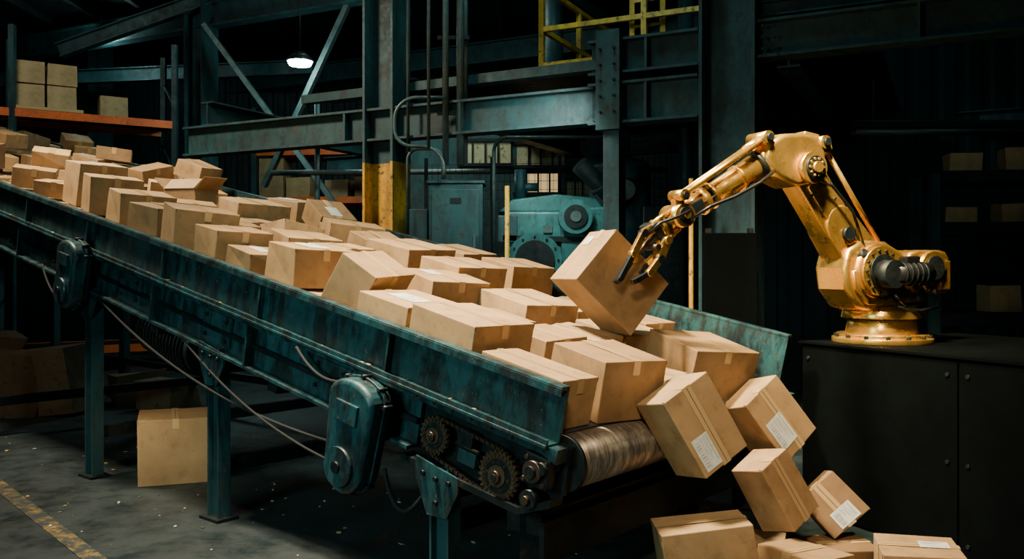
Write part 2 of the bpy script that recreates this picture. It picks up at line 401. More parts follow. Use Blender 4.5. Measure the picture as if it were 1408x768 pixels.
p=legpt(.1,.0);q=legpt(.1,WID+.2); mb.beam((p.x,p.y,.37),(q.x,q.y,.37),.03,.2,mi=2)
for w in (.1,WID): 
    p=legpt(.25,w); mb.beam((p.x,p.y,.02),(p.x,p.y,.5),.1,.1,mi=2)
o=mb.out('legs',conv); o.matrix_parent_inverse=CM.inverted()
mb=MB('dark','teal')
mb.cyl((3.5,-.35,-.55),(4.3,-.35,-.55),.2,seg=24)
for i in range(14): mb.cyl((3.55+i*.05,-.35,-.55),(3.565+i*.05,-.35,-.55),.225,seg=24,mi=0)
mb.box((3.9,-.35,-.38),(.5,.2,.1),mi=0)
mb.out('drive_motor',conv)
mb=MB('tape','label','seam')
for i in range(60):
    x=random.uniform(.3,8); s=random.choice([.008,.012,.02,.03])
    mb.box((x,.03+random.uniform(0,.06),-.018),(s,s*.7,.004),Rz(random.uniform(0,180)).to_3x3(),random.choice([0,0,1,2]))
mb.out('ledge_scraps',conv)

# ------------------------------------------------------------------ box pile on belt
pile=empty('cardboard_box_pile',CM)
k=[0]
def pb(a,w,h,L,W,H,yaw=0,tx=0,ty=0,label=None,tape=True,flaps=False):
    k[0]+=1
    return carton('box_%03d'%k[0],L,W,H,T(a,-w,h)@Rz(yaw)@Rx(tx)@Ry(ty),pile,label,tape,flaps=flaps)
# a,w,base,L,W,H,yaw,rx,ry
front=[
 (.18,.60,.0,.40,.46,.31,-10,0,0,None),
 (.30,.165,.0,.52,.28,.25,0,0,0,None),
 (.20,1.64,.0,.44,.50,.30,-18,0,-3,None),
 (.24,1.12,.0,.36,.32,.15,8,0,0,None),
 (.86,.26,.0,.50,.44,.36,-4,0,0,None),
 (.72,.74,.0,.34,.34,.27,-5,0,0,None),
 (.74,1.15,.0,.38,.36,.25,10,0,0,None),
 (.77,1.62,.0,.42,.44,.24,-6,0,0,None),
 (.45,2.12,.0,.5,.36,.20,4,0,0,None),
 (.98,2.12,.0,.42,.38,.24,-3,0,0,None),
 (1.37,.28,.0,.42,.44,.33,0,0,0,('top',.0,.1,.22,.14)),
 (1.22,.80,.0,.40,.42,.25,-12,0,0,('top',0,0,.16,.1)),
 (1.30,1.28,.0,.46,.46,.33,-8,0,0,None),
 (1.32,1.75,.0,.42,.42,.26,7,0,0,('top',.1,.2,.14,.1)),
 (1.48,2.15,.0,.4,.38,.22,0,0,0,None)]
up=[
 (1.90,.33,.14,.28,.42,.34,14,0,-22,None),
 (1.80,.98,.19,.42,.46,.18,-12,0,0,('top',.4,.3,.14,.1)),
 (2.06,1.42,.19,.42,.48,.22,-4,0,0,None),
 (2.62,1.42,.19,.46,.50,.25,2,0,0,None),
 (2.10,2.08,.19,.40,.44,.22,-8,0,0,None),
 (2.75,2.10,.19,.42,.44,.20,6,0,0,None),
 (2.40,.34,.19,.36,.46,.25,-6,0,3,('top',.1,0,.24,.16)),
 (2.85,.27,.19,.34,.38,.14,-4,0,0,('top',.1,.1,.18,.1)),
 (3.25,.28,.19,.34,.42,.22,-6,0,0,None),
 (3.12,.80,.19,.40,.42,.22,-14,0,0,None),
 (3.75,.30,.19,.38,.46,.29,-16,0,0,None),
 (4.85,1.45,.19,.44,.54,.24,-3,0,0,None),
 (3.70,1.72,.19,.42,.48,.24,-28,0,0,None),
 (4.30,.32,.19,.38,.42,.22,8,0,0,None),
 (4.78,.36,.19,.36,.44,.26,-10,0,0,None),
 (5.30,.35,.19,.36,.42,.32,-14,0,0,None),
 (5.8,.42,.19,.38,.42,.38,-4,0,0,None)]
for r in front: pb(*r)
for r in up: pb(*r)
pb(5.35,1.15,.19,.34,.36,.26,25,0,10,None,False,True)
a=1.66+.22
while a<14.6:
    rl=random.uniform(.34,.46); w=.03
    while w<2.1:
        ww=random.uniform(.30,.50)
        if w+ww>2.37 or 2.37-(w+ww)<.28: ww=2.37-w
        H=random.uniform(.12,.185)
        pb(a+rl/2-.22,w+ww/2,0,rl-.03,ww-.03,H,random.uniform(-3,3),0,0,('top',random.uniform(-.4,.4),random.uniform(-.4,.4),.16,.11) if random.random()<.3 else None)
        w+=ww
    a+=rl
placed=[(r[0],r[1]) for r in up]+[(5.35,1.15)]
tries=0
while tries<3200:
    tries+=1
    a=random.uniform(1.75,14.6); w=random.uniform(.20,2.17)
    if a<2.2 and w<.65: continue
    if any(math.hypot(a-p[0],w-p[1])<.455 for p in placed): continue
    placed.append((a,w))
    if random.random()<(.07 if a<6 else .16): continue
    H=random.uniform(.10,.24) if a<5 else random.choice([random.uniform(.10,.18),random.uniform(.16,.28)])
    yaw=random.choice([random.uniform(-25,8),random.uniform(-40,40)])
    ty=random.choice([0,0,random.uniform(-22,22)]); tx=random.choice([0,0,random.uniform(-14,14)])
    pb(a,w,.192+abs(ty)*.0026+abs(tx)*.0026,random.uniform(.28,.39),random.uniform(.30,.42),H,yaw,tx,ty,('top',random.uniform(-.4,.4),random.uniform(-.4,.4),.18,.12) if random.random()<.3 else None)
pl3=[]
tries=0
while tries<300:
    tries+=1
    a=random.uniform(6.2,10); w=random.uniform(.5,2.1)
    if any(math.hypot(a-p[0],w-p[1])<1.1 for p in pl3): continue
    pl3.append((a,w)); pb(a,w,.41,random.uniform(.28,.38),random.uniform(.32,.42),random.uniform(.12,.2),random.uniform(-35,35),0,random.uniform(-12,12))

# ------------------------------------------------------------------ held, falling and floor boxes
carton('cardboard_box',.50,.34,.41,T(.60,5.37,1.575)@Rz(24)@Ry(42)@T(0,0,-.205),None,('-x',.5,.6,.09,.07))
FB=[ # centre, yaw, tilt, roll in the tumbling plane, dims (long,wide,deep), label
 ((.893,4.36,.875),22,-8,60,(.42,.29,.28),('top',.50,-.5,.17,.10)),
 ((1.49,5.10,.775),20,-12,55,(.40,.30,.27),('top',.25,-.35,.18,.13)),
 ((1.45,4.83,.435),30,-14,64,(.38,.23,.24),None),
 ((1.81,4.97,.315),-8,-14,48,(.28,.25,.24),('top',.55,.05,.10,.13)),
]
for c,y,p,r,d,l in FB:
    carton('cardboard_box',d[0],d[1],d[2],T(*c)@Rz(y)@Rx(p)@Ry(r)@Rx(90)@T(0,0,-d[2]/2),None,l)
carton('cardboard_box',.44,.36,.30,T(.96,4.25,.12)@Rz(-2)@Ry(-8)@Rx(-3),None,None)
fp=empty('fallen_box_pile')
for x,y,z,L,W,H,yaw,rx,ry,l in [
 (1.50,4.50,.0,.32,.36,.21,38,0,4,None),(2.06,4.42,.0,.38,.34,.25,-14,0,0,('top',.4,.1,.14,.1)),
 (1.82,4.80,.0,.30,.30,.15,10,0,0,None),(1.35,5.0,.0,.4,.36,.12,-20,0,0,None),(.50,4.0,.0,.3,.3,.2,15,0,0,None),
 (1.3,3.8,0,.4,.4,.24,33,0,0,None),(2.3,4.0,0,.4,.36,.2,5,0,0,None)]:
    carton('fallen_box',L,W,H,T(x,y,z)@Rz(yaw)@Rx(rx)@Ry(ry),fp,l)
carton('cardboard_box',.56,.54,.50,T(-2.68,6.95,0)@Rz(-68),None,None)
sp=empty('scrap_box_pile')
for i,(x,y,z,L,W,H,yaw,rx,ry) in enumerate([(-5.75,9.9,0,.6,.5,.7,20,0,8),(-5.15,10.0,0,.6,.5,.78,-15,0,-6),(-6.3,10.4,0,.7,.6,.6,5,0,0),(-5.5,10.7,.0,.7,.6,.5,5,0,0),(-6.1,10.2,.62,.5,.5,.3,40,0,10),(-4.6,10.8,0,.6,.5,.4,33,0,0),(-6.9,10.0,0,.7,.6,.6,12,0,0),(-4.1,10.4,0,.5,.45,.3,-20,0,0)]):
    carton('scrap_box',L,W,H,T(x,y,z)@Rz(yaw)@Rx(rx)@Ry(ry),sp,None,False,.06,'darkbox')

# ------------------------------------------------------------------ robot plinth
mb=MB('black','dark')
def pf(x,y,z):
    d=V((.445,-.896,0)); n=V((.896,.445,0)); o=V((2.005,6.0,0))+d*x+n*y; o.z=z; return o
mb.prism([(0,0),(3.4,0),(3.4,1.145),(0,1.145)],0,1.6,mi=0,fn=pf)
for s0,s1 in ((0,1.18),(1.19,2.4),(2.41,3.4)): mb.prism([(s0+.004,.02),(s1,.02),(s1,1.13),(s0+.004,1.13)],-.014,-.001,mi=0,fn=pf)
mb.prism([(-.02,1.145),(3.4,1.145),(3.4,1.16),(-.02,1.16)],-.03,1.6,mi=0,fn=pf)
for s in (.06,1.12,1.25,2.34):
    for z in (.1,.55,1.05): mb.cyl(pf(s,-.012,z),pf(s,-.024,z),.012,seg=8,mi=1)
mb.out('robot_plinth')

# ------------------------------------------------------------------ robot arm
RM=Matrix((V((-.92,-.39,0)).normalized(),V((.39,-.92,0)).normalized(),V((0,0,1)))).transposed().to_4x4(); RM.translation=V((2.5,5.9,1.16))
rob=empty('robot_arm',RM)
mb=MB('gold','dark','plastic')
mb.cyl((0,0,0),(0,0,.035),.32,seg=48); mb.cyl((0,0,.035),(0,0,.06),.29,seg=48)
mb.cyl((0,0,.06),(0,0,.15),.235,.215,seg=48); mb.cyl((0,0,.15),(0,0,.165),.24,seg=48,mi=1); mb.cyl((0,0,.165),(0,0,.215),.26,.25,seg=48)
for i in range(14):
    a=i*2*math.pi/14; mb.cyl((.275*math.cos(a)*1.08,.275*math.sin(a)*1.08,.03),(.275*math.cos(a)*1.08,.275*math.sin(a)*1.08,.055),.014,seg=6,mi=1)
mb.out('base',rob,bevel=.003)
mb=MB('gold','dark','plastic')
mb.prism([(.46,.5),(.44,.36),(.34,.24),(.2,.205),(-.18,.205),(-.2,.3),(-.16,.5),(-.05,.6),(.1,.67),(.3,.68),(.42,.62)],-.14,.14,mi=0,bev=.03)
mb.prism([(.40,.48),(.38,.36),(.28,.26),(.0,.25),(-.08,.34),(.0,.44),(.2,.5)],.14,.155,mi=0,bev=.006)
mb.cyl((.2,-.21,.478),(.2,.17,.478),.175,seg=48); mb.cyl((.2,.17,.478),(.2,.2,.478),.16,seg=48); mb.cyl((.2,.2,.478),(.2,.215,.478),.11,seg=40,mi=1)
for i in range(14):
    a=i*2*math.pi/14; mb.cyl((.2+.135*math.cos(a),.2,.478+.135*math.sin(a)),(.2+.135*math.cos(a),.212,.478+.135*math.sin(a)),.009,seg=6,mi=1)
mb.cyl((.17,.25,.46),(-.13,.25,.46),.075,seg=32,mi=2)
for i in range(5): mb.cyl((.12-.045*i,.25,.46),(.105-.045*i,.25,.46),.081,seg=32,mi=1)
mb.cyl((-.13,.25,.46),(-.17,.25,.46),.06,.045,seg=32,mi=2); mb.box((.02,.25,.55),(.12,.07,.05),mi=2,bev=.01)
mb.cyl((.2,.21,.46),(.2,.31,.46),.09,seg=32,mi=1)
mb.prism([(-.12,.33),(-.44,.33),(-.46,.36),(-.46,.57),(-.43,.61),(-.38,.62),(-.18,.62),(-.1,.6),(-.06,.5)],-.17,.15,mi=0,bev=.025)
mb.cyl((-.28,-.16,.5),(-.28,.18,.5),.11,seg=36); mb.cyl((-.28,.18,.5),(-.28,.195,.5),.08,seg=32,mi=1)
mb.box((-.40,.155,.45),(.09,.03,.2),mi=0,bev=.01)
mb.cyl((-.2,.12,.22),(-.2,.12,.36),.04,mi=1); mb.tube([V((-.22,.16,.3)),V((-.12,.22,.27)),V((.05,.24,.26)),V((.12,.22,.33))],.014,mi=2)
mb.tube([V((-.3,.16,.35)),V((-.24,.24,.24)),V((-.05,.27,.22)),V((.1,.22,.25))],.012,mi=2)
mb.out('turret',rob)
mb=MB('gold','dark','plastic')
def link(p0,p1,w0,w1,y0,y1,mi=0,bev=.012,inset=True):
    p0=V((p0[0],p0[1]));p1=V((p1[0],p1[1]));d=(p1-p0);L=d.length;d.normalize();n=V((-d.y,d.x))
    pts=[]
    for i in range(9):
        a=math.pi/2+math.pi*i/8; q=p0+d*math.cos(a)*w0+n*math.sin(a)*w0; pts.append((q.x,q.y))
    for i in range(9):
        a=-math.pi/2+math.pi*i/8; q=p1+d*math.cos(a)*w1+n*math.sin(a)*w1; pts.append((q.x,q.y))
    mb.prism(pts,y0,y1,mi=mi,bev=bev)
    if inset:
        a0=p0+d*(L*.2);a1=p0+d*(L*.82); w=(w0+w1)/2*.62
        q=[a0+n*w,a0-n*w,a1-n*w*.85,a1+n*w*.85]; mb.prism([(v.x,v.y) for v in q],y1,y1+.012,mi=mi,bev=.008)
link((.22,.5),(.77,1.17),.135,.10,-.085,.085)
link((.2,.5),(.44,.78),.16,.125,-.1,.1,inset=False)
mb.cyl((.22,.09,.55),(.22,.13,.55),.12,seg=40); 
mb.cyl((.4,.1,.72),(.4,.13,.72),.045,seg=24,mi=1); mb.cyl((.32,.12,.56),(.32,.18,.60),.03,mi=1)
for t in (.3,.45,.6,.75):
    for s in (-1,1):
        x=.22+.55*t+s*.07*.77;z=.5+.67*t-s*.07*.63; mb.cyl((x,.085,z),(x,.1,z),.009,seg=6,mi=1)
for yy in (-.06,.07):
    mb.cyl((.08,yy,.64),(.56,yy,1.27),.017,seg=16)
mb.cyl((.08,-.1,.64),(.08,.1,.64),.035,mi=1); mb.cyl((.56,-.1,1.27),(.56,.1,1.27),.035,mi=0)
mb.beam((.08,.0,.64),(.2,.0,.5),.08,.06,up=(0,1,0),mi=0)
mb.tube([V((.28,.13,.62)),V((.4,.15,.86)),V((.56,.14,1.02)),V((.68,.13,1.06))],.01,mi=2)
mb.out('lower_arm',rob)
mb=MB('gold','dark','plastic')
mb.prism([(.60,1.10),(.58,1.27),(.64,1.335),(.78,1.35),(.93,1.335),(1.04,1.27),(1.06,1.16),(.98,1.07),(.82,1.01),(.68,1.03)],-.12,.12,mi=0,bev=.03)
mb.cyl((.72,.12,1.13),(.72,.16,1.13),.10,seg=40); mb.cyl((.72,.16,1.13),(.72,.175,1.13),.072,seg=36,mi=1); mb.cyl((.72,.17,1.13),(.72,.2,1.13),.035,seg=24)
for i in range(10):
    a=i*2*math.pi/10; mb.cyl((.72+.054*math.cos(a),.172,1.13+.054*math.sin(a)),(.72+.054*math.cos(a),.185,1.13+.054*math.sin(a)),.008,seg=6)
mb.cyl((.72,-.17,1.13),(.72,-.12,1.13),.1,seg=32)
mb.box((.66,0,1.34),(.12,.14,.05),Ry(-8).to_3x3(),mi=0,bev=.012); mb.cyl((.60,-.12,1.3),(.60,.13,1.3),.042,seg=24); mb.cyl((.60,.13,1.3),(.60,.15,1.3),.024,mi=1)
mb.prism([(.78,1.3),(.86,1.3),(1.06,1.33),(1.08,1.29),(1.0,1.22)],.02,.1,mi=0,bev=.01)
mb.cyl((1.05,-.05,1.305),(1.05,.13,1.305),.04,seg=24); mb.cyl((1.05,.13,1.305),(1.05,.15,1.305),.022,mi=1)
p0=V((.95,0,1.19)); p1=V((1.614,0,.82)); d=(p1-p0).normalized()
def along(t): return p0+d*t
L=(p1-p0).length
mb.cyl(along(0),along(.12),.125,.095,seg=36)
mb.cyl(along(.10),along(.13),.105,seg=36,mi=1)
mb.cyl(along(.13),along(.50),.082,.066,seg=36); mb.cyl(along(.26),along(.285),.084,seg=36); 
mb.cyl(along(.50),along(.52),.085,seg=36); mb.cyl(along(.52),along(.56),.05,seg=24,mi=1); mb.cyl(along(.56),along(.60),.085,seg=36)
for i in range(8):
    a=i*math.pi/4; nn=V((-d.z,0,d.x))*math.cos(a)*.07+V((0,1,0))*math.sin(a)*.07; mb.cyl(along(.495)+nn,along(.61)+nn,.008,seg=6,mi=1)
mb.cyl(along(.60),along(.72),.07,.06,seg=30); mb.box(along(.67)+V((0,.05,0)),(.1,.06,.08),Ry(29).to_3x3(),mi=1,bev=.008)
for yy,r in ((.09,.017),(.03,.014)):
    mb.cyl((1.05,yy,1.305),(1.655,yy,.93),r,seg=16)
mb.cyl((1.05,.06,1.305),(1.18,.06,1.225),.028,seg=16); 
mb.cyl((1.655,-.02,.93),(1.655,.12,.93),.034,seg=20); mb.cyl((1.655,.12,.93),(1.655,.135,.93),.018,mi=1)
mb.beam((1.655,.03,.93),(1.64,.03,.82),.06,.05,up=(0,1,0))
mb.tube([V((1.0,.12,1.1)),V((1.12,.13,1.02)),V((1.3,.12,.93)),V((1.46,.1,.87)),V((1.6,.09,.79))],.011,mi=2)
mb.out('upper_arm',rob)
mb=MB('gold','dark','plastic','chain')
q=V((1.64,0,.81))
mb.cyl(q+V((0,-.085,0)),q+V((0,.1,0)),.07,seg=32); mb.cyl(q+V((0,.1,0)),q+V((0,.115,0)),.05,seg=28,mi=1); mb.cyl(q+V((0,.11,0)),q+V((0,.13,0)),.02,seg=16)
e=V((1.79,0,.70)); dd=(e-q).normalized(); nn=V((-dd.z,0,dd.x))
mb.cyl(q,q+dd*.1,.06,.05,seg=28); mb.cyl(q+dd*.1,q+dd*.115,.075,seg=28,mi=1); mb.cyl(q+dd*.115,q+dd*.15,.065,seg=28); mb.cyl(q+dd*.15,q+dd*.17,.08,seg=28,mi=0)
mb.box(q+dd*.19,(.05,.16,.15),Ry(36).to_3x3(),mi=1,bev=.01)
for s in (-1,1): mb.cyl(q+dd*.02+nn*.06*s+V((0,.03,0)),q+dd*.19+nn*.07*s+V((0,.03,0)),.016,mi=0,seg=14)
def finger(pts,y,wd=.03,mi=0):
    for i,(a,b_) in enumerate(zip(pts[:-1],pts[1:])):
        t=wd*(1-.2*i); mb.beam(V((a[0],y,a[1])),V((b_[0],y,b_[1])),.034,t*1.3,mi=mi if i<len(pts)-2 else 1,bev=.005)
    for i,a in enumerate(pts[:-1]):
        mb.cyl((a[0],y-.026,a[1]),(a[0],y+.026,a[1]),.023,seg=18,mi=1 if i%2 else 0)
    a,b_=V((pts[-2][0],0,pts[-2][1])),V((pts[-1][0],0,pts[-1][1])); dr=(b_-a).normalized()
    mb.beam(b_+V((0,y-.012,0))-dr*.05,b_+V((0,y-.012,0))+dr*.012,.04,.03,mi=2,bev=.006)
finger([(1.80,.745),(1.90,.70),(1.97,.58),(2.06,.43)],.05,.042)
finger([(1.815,.725),(1.88,.66),(1.94,.55),(2.04,.42)],-.01,.038)
finger([(1.765,.66),(1.80,.58),(1.86,.53),(1.90,.47)],.05,.044)
finger([(1.77,.66),(1.82,.55),(1.89,.47),(1.99,.42)],.10,.040)
mb.cyl((1.84,-.02,.62),(1.84,.12,.62),.018,seg=14,mi=3)
mb.cyl(V((1.82,.02,.69)),V((1.93,.02,.57)),.014,mi=3,seg=12)
mb.tube([q+V((-.02,.12,.03)),V((1.72,.15,.80)),V((1.83,.12,.76)),V((1.88,.08,.70))],.009,mi=2)
mb.out('gripper',rob)

# ------------------------------------------------------------------ building structure
e1=V((.8944,-.4472,0)); e2=V((.4472,.8944,0))
RB=Matrix((e1,e2,V((0,0,1)))).transposed()
B=V((2.0,8.0,0))
def G(s,t,z): 
    p=B+e1*s+e2*t; return V((p.x,p.y,z))
def column(name,p,w,z1=6.8,mats=('steel','yellow','dark'),yel=None,plate=True):
    mb=MB(*mats); x,y=p
    t=.03
    segs=[(0,z1,0)] if not yel else [(0,yel,1),(yel,z1,0)]
    for z0,zz,mi in segs:
        c=V((x,y,(z0+zz)/2)); h=zz-z0
        mb.box(c-V((e1.x,e1.y,0))*(w/2-t/2),(t,w*.9,h),RB,mi); mb.box(c+V((e1.x,e1.y,0))*(w/2-t/2),(t,w*.9,h),RB,mi); mb.box(c,(w-2*t,t,h),RB,mi)
    mb.box((x,y,.015),(w*1.5,w*1.5,.03),RB,2)
    if plate:
        for i in (-1,1):
            for j in (-2,-1,0,1,2):
                c=V((x,y,3.7+j*.1))+e1*i*(w/2); mb.cyl(c-e2*.12,c-e2*.12+e1*i*.02,.016,seg=6,mi=2)
    return mb.out(name)
column('steel_column',(2.02,8.02),.5)
column('steel_column',(-1.40,9.75),.40,yel=2.83,plate=False)
column('steel_column',(-5.7,16.0),.45,plate=False)
column('steel_column',(-9.2,19.5),.4,plate=False)
mb=MB('steel','dark','galv')
mb.ibeam(G(.27,-.02,3.70),G(7.5,-.02,3.70),.24,.34,.025,stiff=1.3)
mb.ibeam(G(.27,.0,3.98),G(7.5,.0,3.98),.14,.14,.015)
mb.ibeam(G(-.27,0,3.70),G(-1.35,0,3.70),.24,.34,.025,stiff=.5)
mb.ibeam(G(-.27,0,3.25),G(-1.35,0,3.25),.26,.40,.025,stiff=.5)
mb.ibeam(G(-1.3,0,3.25),G(-6.8,0,3.25),.22,.36,.025,stiff=1.5)
mb.beam(G(-1.1,0,3.65),G(-5.2,0.3,3.70),.12,.10); mb.beam(G(-1.1,.5,3.75),G(-5.2,.8,3.80),.12,.10)
mb.box(G(-1.12,-.1,3.46),(.24,.2,.95),RB); mb.box(G(-1.12,-.0,1.6),(.16,.2,2.9),RB)
for z in (3.15,3.3,3.45,3.6,3.75):
    for i in (-1,1): mb.cyl(G(-1.12+i*.07,-.2,z),G(-1.12+i*.07,-.23,z),.014,seg=6,mi=1)
for z in (3.6,3.7,3.8):
    for s in (.32,.42): mb.cyl(G(s,-.14,z),G(s,-.165,z),.016,seg=6,mi=1)
for s in (-6.6,-3.6,-1.2,.5,3.4): mb.ibeam(G(s,.1,3.62),G(s,5.5,3.62),.2,.3,.02)
mb.ibeam(G(-9.0,5.5,3.66),G(7.5,5.5,3.66),.22,.30,.02)
mb.box(G(-1.6,3.2,3.84),(5.6,5.0,.04),RB,1)
mb.out('mezzanine_frame')
mb=MB('steel','dark')
for t,z in ((3.8,6.3),(8.5,6.3)):
    mb.ibeam(G(-16,t,z),G(8,t,z),.25,.45,.03)
for s in (-3.8,0,4.0): mb.ibeam(G(s,-6,6.4),G(s,13,6.4),.22,.4,.03)
mb.ibeam(V((-8.2,15.8,5.6)),V((-5.5,15.9,6.6)),.18,.26,.02); mb.ibeam(V((-12,18.5,5.6)),V((-4,17.5,5.7)),.2,.28,.02)
mb.out('roof_girders')
mb=MB('galv')
mb.beam((-5.35,15.2,5.90),(-2.9,14.9,2.6),.08,.19,up=(0,1,0)); mb.beam((-2.5,14.6,6.6),(-4.35,15.3,3.1),.08,.19,up=(0,1,0))
mb.box((-3.72,15.0,3.95),(.45,.03,.45),mi=0)
mb.out('cross_brace')
mb=MB('yellow')
def rail(p,q,z0,n,h=1.05):
    for i in range(n+1):
        r=p.lerp(q,i/n); mb.box((r.x,r.y,z0+h/2),(.06,.06,h),RB)
    for hh in (h,h*.52,.1): mb.beam((p.x,p.y,z0+hh),(q.x,q.y,z0+hh),.055,.055 if hh>.2 else .12)
rail(G(-2.4,1.1,0),G(2.5,1.1,0),3.86,4); rail(G(-2.4,1.1,0),G(-2.4,4.5,0),3.86,3)
mb.beam(G(-1.35,1.2,3.95),G(-1.35,1.2,6.2),.05,.05); mb.beam(G(-1.0,1.2,3.95),G(-1.0,1.2,6.2),.05,.05)
for i in range(8): mb.beam(G(-1.35,1.2,4.05+i*.28),G(-1.0,1.2,4.05+i*.28),.03,.03)
mb.out('safety_railing')
mb=MB('yellow')
mb.ibeam(G(.3,.0,4.13),G(2.4,.0,4.13),.12,.12,.02)
for s in (.4,1.1,1.9): mb.beam(G(s,.0,4.13),G(s,.0,4.9),.06,.06)
mb.out('gantry_rail')
mb=MB('galv','dark')
for x,y,r in ((-.70,9.2,.034),(-.545,9.2,.04),(-.50,9.3,.03),(-.86,9.0,.018),(-1.12,9.4,.018)):
    mb.cyl((x,y,2.75 if r>.025 else 2.9),(x,y,6.6),r,seg=14)
for z in (3.3,4.1,5.2): mb.box((-.62,9.24,z),(.34,.03,.04),mi=1)
def arc(c,r,a0,a1,n=8): return [V((c[0]+r*math.cos(math.radians(a0+(a1-a0)*i/n)),c[1],c[2]+r*math.sin(math.radians(a0+(a1-a0)*i/n)))) for i in range(n+1)]
mb.tube([V((-.70,9.15,3.45))]+arc((-1.0,9.15,3.22),.23,90,180)+arc((-1.05,9.15,3.12),.18,180,270)+arc((-.95,9.15,2.70),.24,90,0)+[V((-.71,9.15,2.6))],.02,seg=10)
mb.tube([V((-1.1,9.2,2.0))]+arc((-.98,9.2,2.8),.12,180,90)+arc((-.85,9.2,2.8),.12,90,0)+[V((-.73,9.2,2.6))],.018,seg=10)
mb.tube([V((-.2,9.6,1.6))]+arc((-.05,9.6,2.95),.15,180,90)+[V((1.0,9.6,3.1))],.022,seg=10)
mb.out('conduit_pipes')
mb=MB('steel','dark','galv')
mb.box((-.60,9.5,1.28),(.58,.4,2.56),bev=.015); mb.box((-.60,9.29,1.9),(.50,.02,1.2),bev=.006); mb.box((-.40,9.27,1.95),(.03,.03,.14),mi=2)
mb.box((-.60,9.28,2.38),(.12,.012,.06),mi=1); mb.box((-.60,9.5,.12),(.64,.44,.24),mi=1); mb.box((-1.02,9.55,1.95),(.22,.3,.7),bev=.01)
mb.box((-.60,9.5,2.58),(.62,.44,.03),bev=.005)
mb.out('electrical_cabinet')
mb=MB('mach','dark','galv','steel')
mb.box((.42,10.2,1.15),(1.0,.8,2.3),bev=.03); mb.box((.80,10.0,1.9),(.5,.5,.9),bev=.03)
mb.prism([(-.15,2.3),(1.05,2.3),(.95,2.46),(.5,2.5),(.0,2.44)],9.85,10.6,mi=0,bev=.02)
mb.cyl((.70,9.74,2.23),(.70,9.6,2.23),.19,seg=36); mb.cyl((.70,9.62,2.23),(.70,9.57,2.23),.13,seg=32,mi=1); mb.cyl((.70,9.6,2.23),(.70,9.55,2.23),.06,seg=20,mi=2)
mb.cyl((.25,9.8,1.75),(.25,9.6,1.75),.3,seg=36); mb.cyl((.25,9.62,1.75),(.25,9.57,1.75),.22,seg=32,mi=1)
for i in range(12):
    a=i*math.pi/6; mb.cyl((.25+.26*math.cos(a),9.61,1.75+.26*math.sin(a)),(.25+.26*math.cos(a),9.58,1.75+.26*math.sin(a)),.014,seg=6,mi=1)
mb.cyl((.1,10.1,2.45),(.1,10.1,2.8),.07,mi=3); mb.cyl((.1,10.1,2.6),(.3,10.1,2.6),.05,mi=3); mb.box((-.05,9.78,2.1),(.22,.1,.3),mi=3,bev=.01)
mb.box((.4,9.78,2.1),(.1,.04,.08),mi=2); mb.beam((-.1,9.75,2.0),(.9,9.75,1.98),.04,.06,mi=1)
mb.tube([V((.9,9.8,2.5)),V((1.05,9.8,2.6)),V((1.1,9.8,2.2)),V((1.0,9.8,1.7))],.03,mi=1)
mb.out('press_machine')
mb=MB('steel','dark','galv')
mb.cyl((1.35,10.9,.4),(1.35,10.9,2.9),.38,seg=36); mb.sph((1.35,10.9,2.9),.38,sc=(1,1,.4),seg=28)
for z in (1.1,1.9,2.7): mb.cyl((1.35,10.9,z),(1.35,10.9,z+.05),.395,seg=36,mi=1)
mb.cyl((1.35,10.9,3.0),(1.35,10.9,3.6),.12,seg=24); mb.cyl((1.35,10.6,2.4),(.8,10.4,2.9),.11,seg=24); mb.cyl((1.35,10.55,2.6),(1.35,10.4,2.6),.12,seg=24,mi=2)
mb.box((1.8,10.6,1.2),(.5,.5,2.4),bev=.02,mi=1)
for s in (-1,1): mb.beam((1.35+s*.3,10.9,.0),(1.35+s*.3,10.9,.5),.08,.08)
mb.out('storage_tank')
mb=MB('window_glow','dark','pale','steel')
mb.box((.0,14.3,2.0),(3.4,.1,4.0),mi=3)
for x0,x1,z0,z1,mi in ((-.85,-.02,3.35,3.75,2),(.08,.85,3.32,3.7,2),(.05,.80,2.88,3.26,0),(.9,1.4,2.8,3.1,2)):
    mb.box(((x0+x1)/2,14.23,(z0+z1)/2),(x1-x0,.03,z1-z0),mi=mi)
    n=4
    for i in range(1,n): mb.box((x0+(x1-x0)*i/n,14.205,(z0+z1)/2),(.03,.03,z1-z0),mi=1)
    mb.box(((x0+x1)/2,14.205,z1),(x1-x0+.08,.05,.05),mi=1); mb.box(((x0+x1)/2,14.205,z0),(x1-x0+.08,.05,.05),mi=1)
mb.out('control_booth')
mb=MB('dark','yellow')
fa=V((-1.2,12.2,0)); fb=V((2.5,11.6,0))
n=44
for i in range(n+1):
    p=fa.lerp(fb,i/n); mb.beam((p.x,p.y,.1),(p.x,p.y,3.1),.006,.006) 
for i in range(26): mb.beam((fa.x,fa.y,.1+i*.12),(fb.x,fb.y,.1+i*.12),.006,.006)
for i in range(5):
    p=fa.lerp(fb,i/4); mb.box((p.x,p.y,1.6),(.05,.05,3.2))
mb.out('mesh_fence')
mb=MB('yellow'); mb.cyl((-.05,8.9,0),(-.05,8.9,2.5),.024,seg=14); mb.cyl((-.05,8.9,0),(-.05,8.9,.02),.09); mb.out('bollard_pole')
mb=MB('yellow'); mb.cyl((1.58,7.7,0),(1.58,7.7,2.45),.02,seg=14); mb.cyl((1.58,7.7,0),(1.58,7.7,.02),.09); mb.out('bollard_pole')
mb=MB('black','dark'); mb.box((1.86,7.45,.98),(.46,.05,1.96),mi=0,bev=.01)
for x in (1.68,2.04): mb.box((x,7.47,1.0),(.04,.07,2.0),mi=1)
mb.out('machine_guard_panel')
mb=MB('steel','galv','dark')
